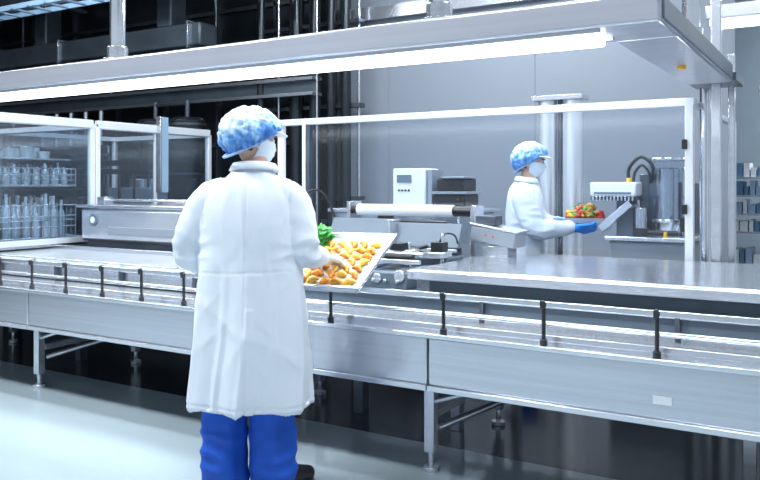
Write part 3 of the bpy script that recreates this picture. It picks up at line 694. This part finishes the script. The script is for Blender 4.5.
make_hand(A,'right_hand',(0.318,0.178,1.040),(0.50,0.78,-0.24),(0.10,0.2,1),-1,(0.35,0.45,0.3),glovew,None,0.09)
make_hand(A,'left_hand',(-0.045,0.255,0.975),(0.95,0.22,-0.20),(-0.05,-0.2,-1),-1,(0.3,0.5,0.4),glovew)
part(A,'buttons',whitep,cyls=[((0.0,0.165,z),(0,0.20,z),0.009,12) for z in (0.7,0.85,1.0,1.15)],local=True)

# serving tray
e1 = V((0.92,-0.39,0)).normalized(); e2 = V((0.17,0.40,0.20)).normalized(); e2 = (e2-e1*e2.dot(e1)).normalized(); e3 = e1.cross(e2)
ctr = V((0.372,0.325,0.998))
TL = Matrix.Translation((w1x,w1y,0)) @ Matrix.Rotation(YAW,4,'Z') @ Matrix.Translation(ctr) @ Matrix(((e1.x,e2.x,e3.x,0),(e1.y,e2.y,e3.y,0),(e1.z,e2.z,e3.z,0),(0,0,0,1)))
tw,tl = 0.215,0.25
g = group('pastry_tray', tuple(TL.translation))
part(g,'tray_pan',steel_lt,boxes=[(-tw,tw,-tl,tl,-0.006,0),(-tw,-tw+0.006,-tl,tl,0,0.026),(tw-0.006,tw,-tl,tl,0,0.026),(-tw,tw,-tl,-tl+0.006,0,0.026),(-tw,tw,tl-0.006,tl,0,0.026)],M=TL,bevel=0.002)
part(g,'tray_rim',steel_lt,boxes=[(-tw-0.014,-tw+0.006,-tl-0.014,tl+0.014,0.022,0.030),(tw-0.006,tw+0.014,-tl-0.014,tl+0.014,0.022,0.030),(-tw,tw,-tl-0.014,-tl+0.006,0.022,0.030),(-tw,tw,tl-0.006,tl+0.014,0.022,0.030)],M=TL,bevel=0.004)
part(g,'tray_liner',mat('tray_liner_paper',(0.60,0.60,0.58),0.6),boxes=[(-tw+0.008,tw-0.008,-tl+0.008,tl-0.008,0,0.003)],M=TL,bevel=0)
def pastry_bm(which):
    bm = bmesh.new(); k = 0
    rnd = random.Random(5)
    for i in range(5):
        for j in range(7):
            k += 1
            jx, jy, a, s = rnd.uniform(-.005,.005), rnd.uniform(-.005,.005), rnd.uniform(-0.9,0.9), rnd.uniform(0.95,1.15)
            if (k % 3 == 2) != (which == 1): continue
            cx = -0.098+i*0.062+jx; cy = -0.195+j*0.058+jy
            pts = []
            for t in (-1,-0.5,0,0.5,1):
                x = t*0.026*s; y = -0.012*t*t*s+0.006
                pts.append((cx+x*math.cos(a)-y*math.sin(a), cy+x*math.sin(a)+y*math.cos(a), 0.0185))
            limb(bm, pts, [0.006*s,0.0125*s,0.016*s,0.0125*s,0.006*s],12,3)
    bm.transform(TL); return bm
g2 = group('filled_pastries', tuple(TL.translation))
emit_obj('golden_pastries', pastry_bm(0), pastry, g2, True)
emit_obj('pale_pastries', pastry_bm(1), pastry2, g2, True)
def herb(name, M, n=120, R_=0.05, h=0.08):
    bm = bmesh.new()
    for i in range(n):
        th = random.uniform(0,6.28); rr = R_*math.sqrt(random.random()); zz = 0.012+random.random()*h*(1-0.5*rr/R_)
        c = V((rr*math.cos(th), rr*math.sin(th), zz)); s = random.uniform(0.009,0.016)
        Mx = Matrix.Rotation(random.uniform(0,6.28),3,'Z') @ Matrix.Rotation(random.uniform(-1,1),3,'X')
        q = [(-1.2,0,0),(-0.5,0.6,0.15),(0.4,0.65,0.15),(1.2,0,-0.1),(0.4,-0.65,0.15),(-0.5,-0.6,0.15)]
        vs = [bm.verts.new(c + Mx @ (V(a)*s)) for a in q]; bm.faces.new(vs)
        if i % 6 == 0: limb(bm, [V((rr*0.3*math.cos(th),rr*0.3*math.sin(th),0.004)), c],[0.0018,0.0012],6,1,False)
    bm.transform(M); return emit_obj(name, bm, leafm, None, False)
herb('parsley_bunch', TL @ Matrix.Translation((-0.155,0.180,0.0)), 170, 0.055, 0.12)

# ---- worker 2 (far, facing right along the line)
w2x, w2y = -2.09, 5.56
B = group('food_factory_worker', (w2x,w2y,0)); RB = -74; B.rotation_euler = (0,0,math.radians(RB))
torso2 = [(0,0.0,0.36,0.23,0.17),(0,0,0.6,0.225,0.165),(0,0,0.9,0.205,0.145),(0,0,1.05,0.20,0.14),(0,0,1.18,0.205,0.135),(0,0,1.28,0.195,0.13),(0,0.0,1.345,0.150,0.11),(0,0.01,1.385,0.10,0.085),(0,0.015,1.415,0.068,0.068),(0,0.015,1.435,0.062,0.062)]
ar = ([(0.12,0,1.315),(0.185,0.01,1.26),(0.235,0.09,1.08),(0.20,0.21,1.065),(0.145,0.33,1.075)],[0.080,0.084,0.074,0.062,0.048])
al = ([(-0.12,0,1.315),(-0.185,0.02,1.26),(-0.225,0.11,1.10),(-0.18,0.22,1.08),(-0.135,0.33,1.085)],[0.075,0.076,0.062,0.054,0.044])
make_body(B,[ar,al],torso2,seed=4)
make_collar(B,(0,0.015,1.405),0.062)
bm = bmesh.new(); limb(bm,[(0,0.01,1.33),(0,0.02,1.43),(0,0.03,1.49)],[0.058,0.052,0.052],20,3); emit_obj('neck',bm,skinm,B,True,local=True)
MH2 = Matrix.Translation((0.0,0.045,1.560)) @ Matrix.Rotation(math.radians(-6),4,'Z') @ Matrix.Rotation(math.radians(-12),4,'X')
make_head(B,MH2); make_net(B,MH2,(0.120,0.136,0.128),seed=8)
make_legs(B,[([(-0.09,0,0.85),(-0.10,0,0.5),(-0.10,0,0.25),(-0.10,0,0.06)],[0.10,0.09,0.084,0.084]),([(0.09,0,0.85),(0.10,0,0.5),(0.10,0,0.25),(0.10,0,0.06)],[0.10,0.09,0.084,0.084])],[(-0.10,0.03,-0.1),(0.10,0.03,0.1)],seed=2)
make_hand(B,'right_hand',(0.140,0.375,1.070),(-0.10,0.98,0.0),(0.80,0,-0.5),1,(0.35,0.6,0.4),gloveb,0.16)
make_hand(B,'left_hand',(-0.135,0.375,1.085),(0.10,0.98,0.0),(-0.80,0,-0.5),-1,(0.35,0.6,0.4),gloveb,0.15)
MB = Matrix.Translation((w2x,w2y,0)) @ Matrix.Rotation(math.radians(RB),4,'Z') @ Matrix.Translation((0,0.435,1.105))
g = group('vegetable_tray', tuple(MB.translation))
part(g,'tray_pan',greyp,boxes=[(-0.105,0.105,-0.14,0.14,0,0.008),(-0.110,-0.102,-0.14,0.14,0,0.035),(0.102,0.110,-0.14,0.14,0,0.035),(-0.11,0.11,-0.145,-0.137,0,0.035),(-0.11,0.11,0.135,0.143,0,0.035)],M=MB,bevel=0.002)
g = group('mixed_vegetables', tuple(MB.translation))
for nm, mm in (('peppers',redm),('corn',yelm),('carrots',pastry)):
    bm = bmesh.new()
    for i in range(32):
        x = random.uniform(-0.09,0.09); y = random.uniform(-0.12,0.12); z = 0.035+random.random()*0.12*(1-abs(x)/0.14)*(1-abs(y)/0.2)
        a = random.uniform(0,6.28)
        limb(bm,[(x-0.015*math.cos(a),y-0.015*math.sin(a),z),(x,y,z+0.005),(x+0.015*math.cos(a),y+0.015*math.sin(a),z)],[0.012,0.018,0.011],10,3)
    bm.transform(MB); emit_obj(nm,bm,mm,g,True)
herb('lettuce_leaves', MB @ Matrix.Translation((0.03,0.0,0.04)), 120, 0.11, 0.11)

# ------------------------------------------------------------- lights
def area(name, loc, sx, sy, power, rot=(0,0,0), col=(0.88,0.945,1.0)):
    d = bpy.data.lights.new(name,'AREA'); d.shape = 'RECTANGLE'; d.size = sx; d.size_y = sy; d.energy = power; d.color = col
    o = bpy.data.objects.new(name,d); o.location = loc; o.rotation_euler = rot; S.collection.objects.link(o); return o
for i,(x,y,p) in enumerate(((-0.8,1.2,85),(-4.6,1.2,245),(-3.2,4.6,135),(-0.5,4.2,110),(-7.2,4.2,90),(-3.0,6.9,75),(1.2,9.2,200))):  # unseen panels added to light the hall, left one strongest as key
    g = group('added_ceiling_lamp',(x,y,4.4))
    part(g,'housing',whitep,boxes=[(x-0.95,x+0.95,y-0.35,y+0.35,4.42,4.6)])
    part(g,'diffuser',addedlampm,boxes=[(x-0.9,x+0.9,y-0.3,y+0.3,4.40,4.42)],bevel=0)
    area('added_ceiling_light',(x,y,4.38),1.8,0.6,p)
area('canopy_strip_light',(-4.2,3.13,1.935),6.5,0.1,44)

w = bpy.data.worlds.new('hall_ambient'); S.world = w; w.use_nodes = True
w.node_tree.nodes['Background'].inputs[0].default_value = (0.74,0.86,1.0,1)
w.node_tree.nodes['Background'].inputs[1].default_value = 0.62

# ------------------------------------------------------------- camera
cd = bpy.data.cameras.new('camera'); cam = bpy.data.objects.new('camera',cd); S.collection.objects.link(cam)
cam.location = (0,0,1.38); cam.rotation_euler = (math.radians(90),0,YAW)
cd.sensor_width = 36; cd.lens = 36*780/760; cd.shift_y = -55/760; cd.clip_start = 0.05
S.camera = cam
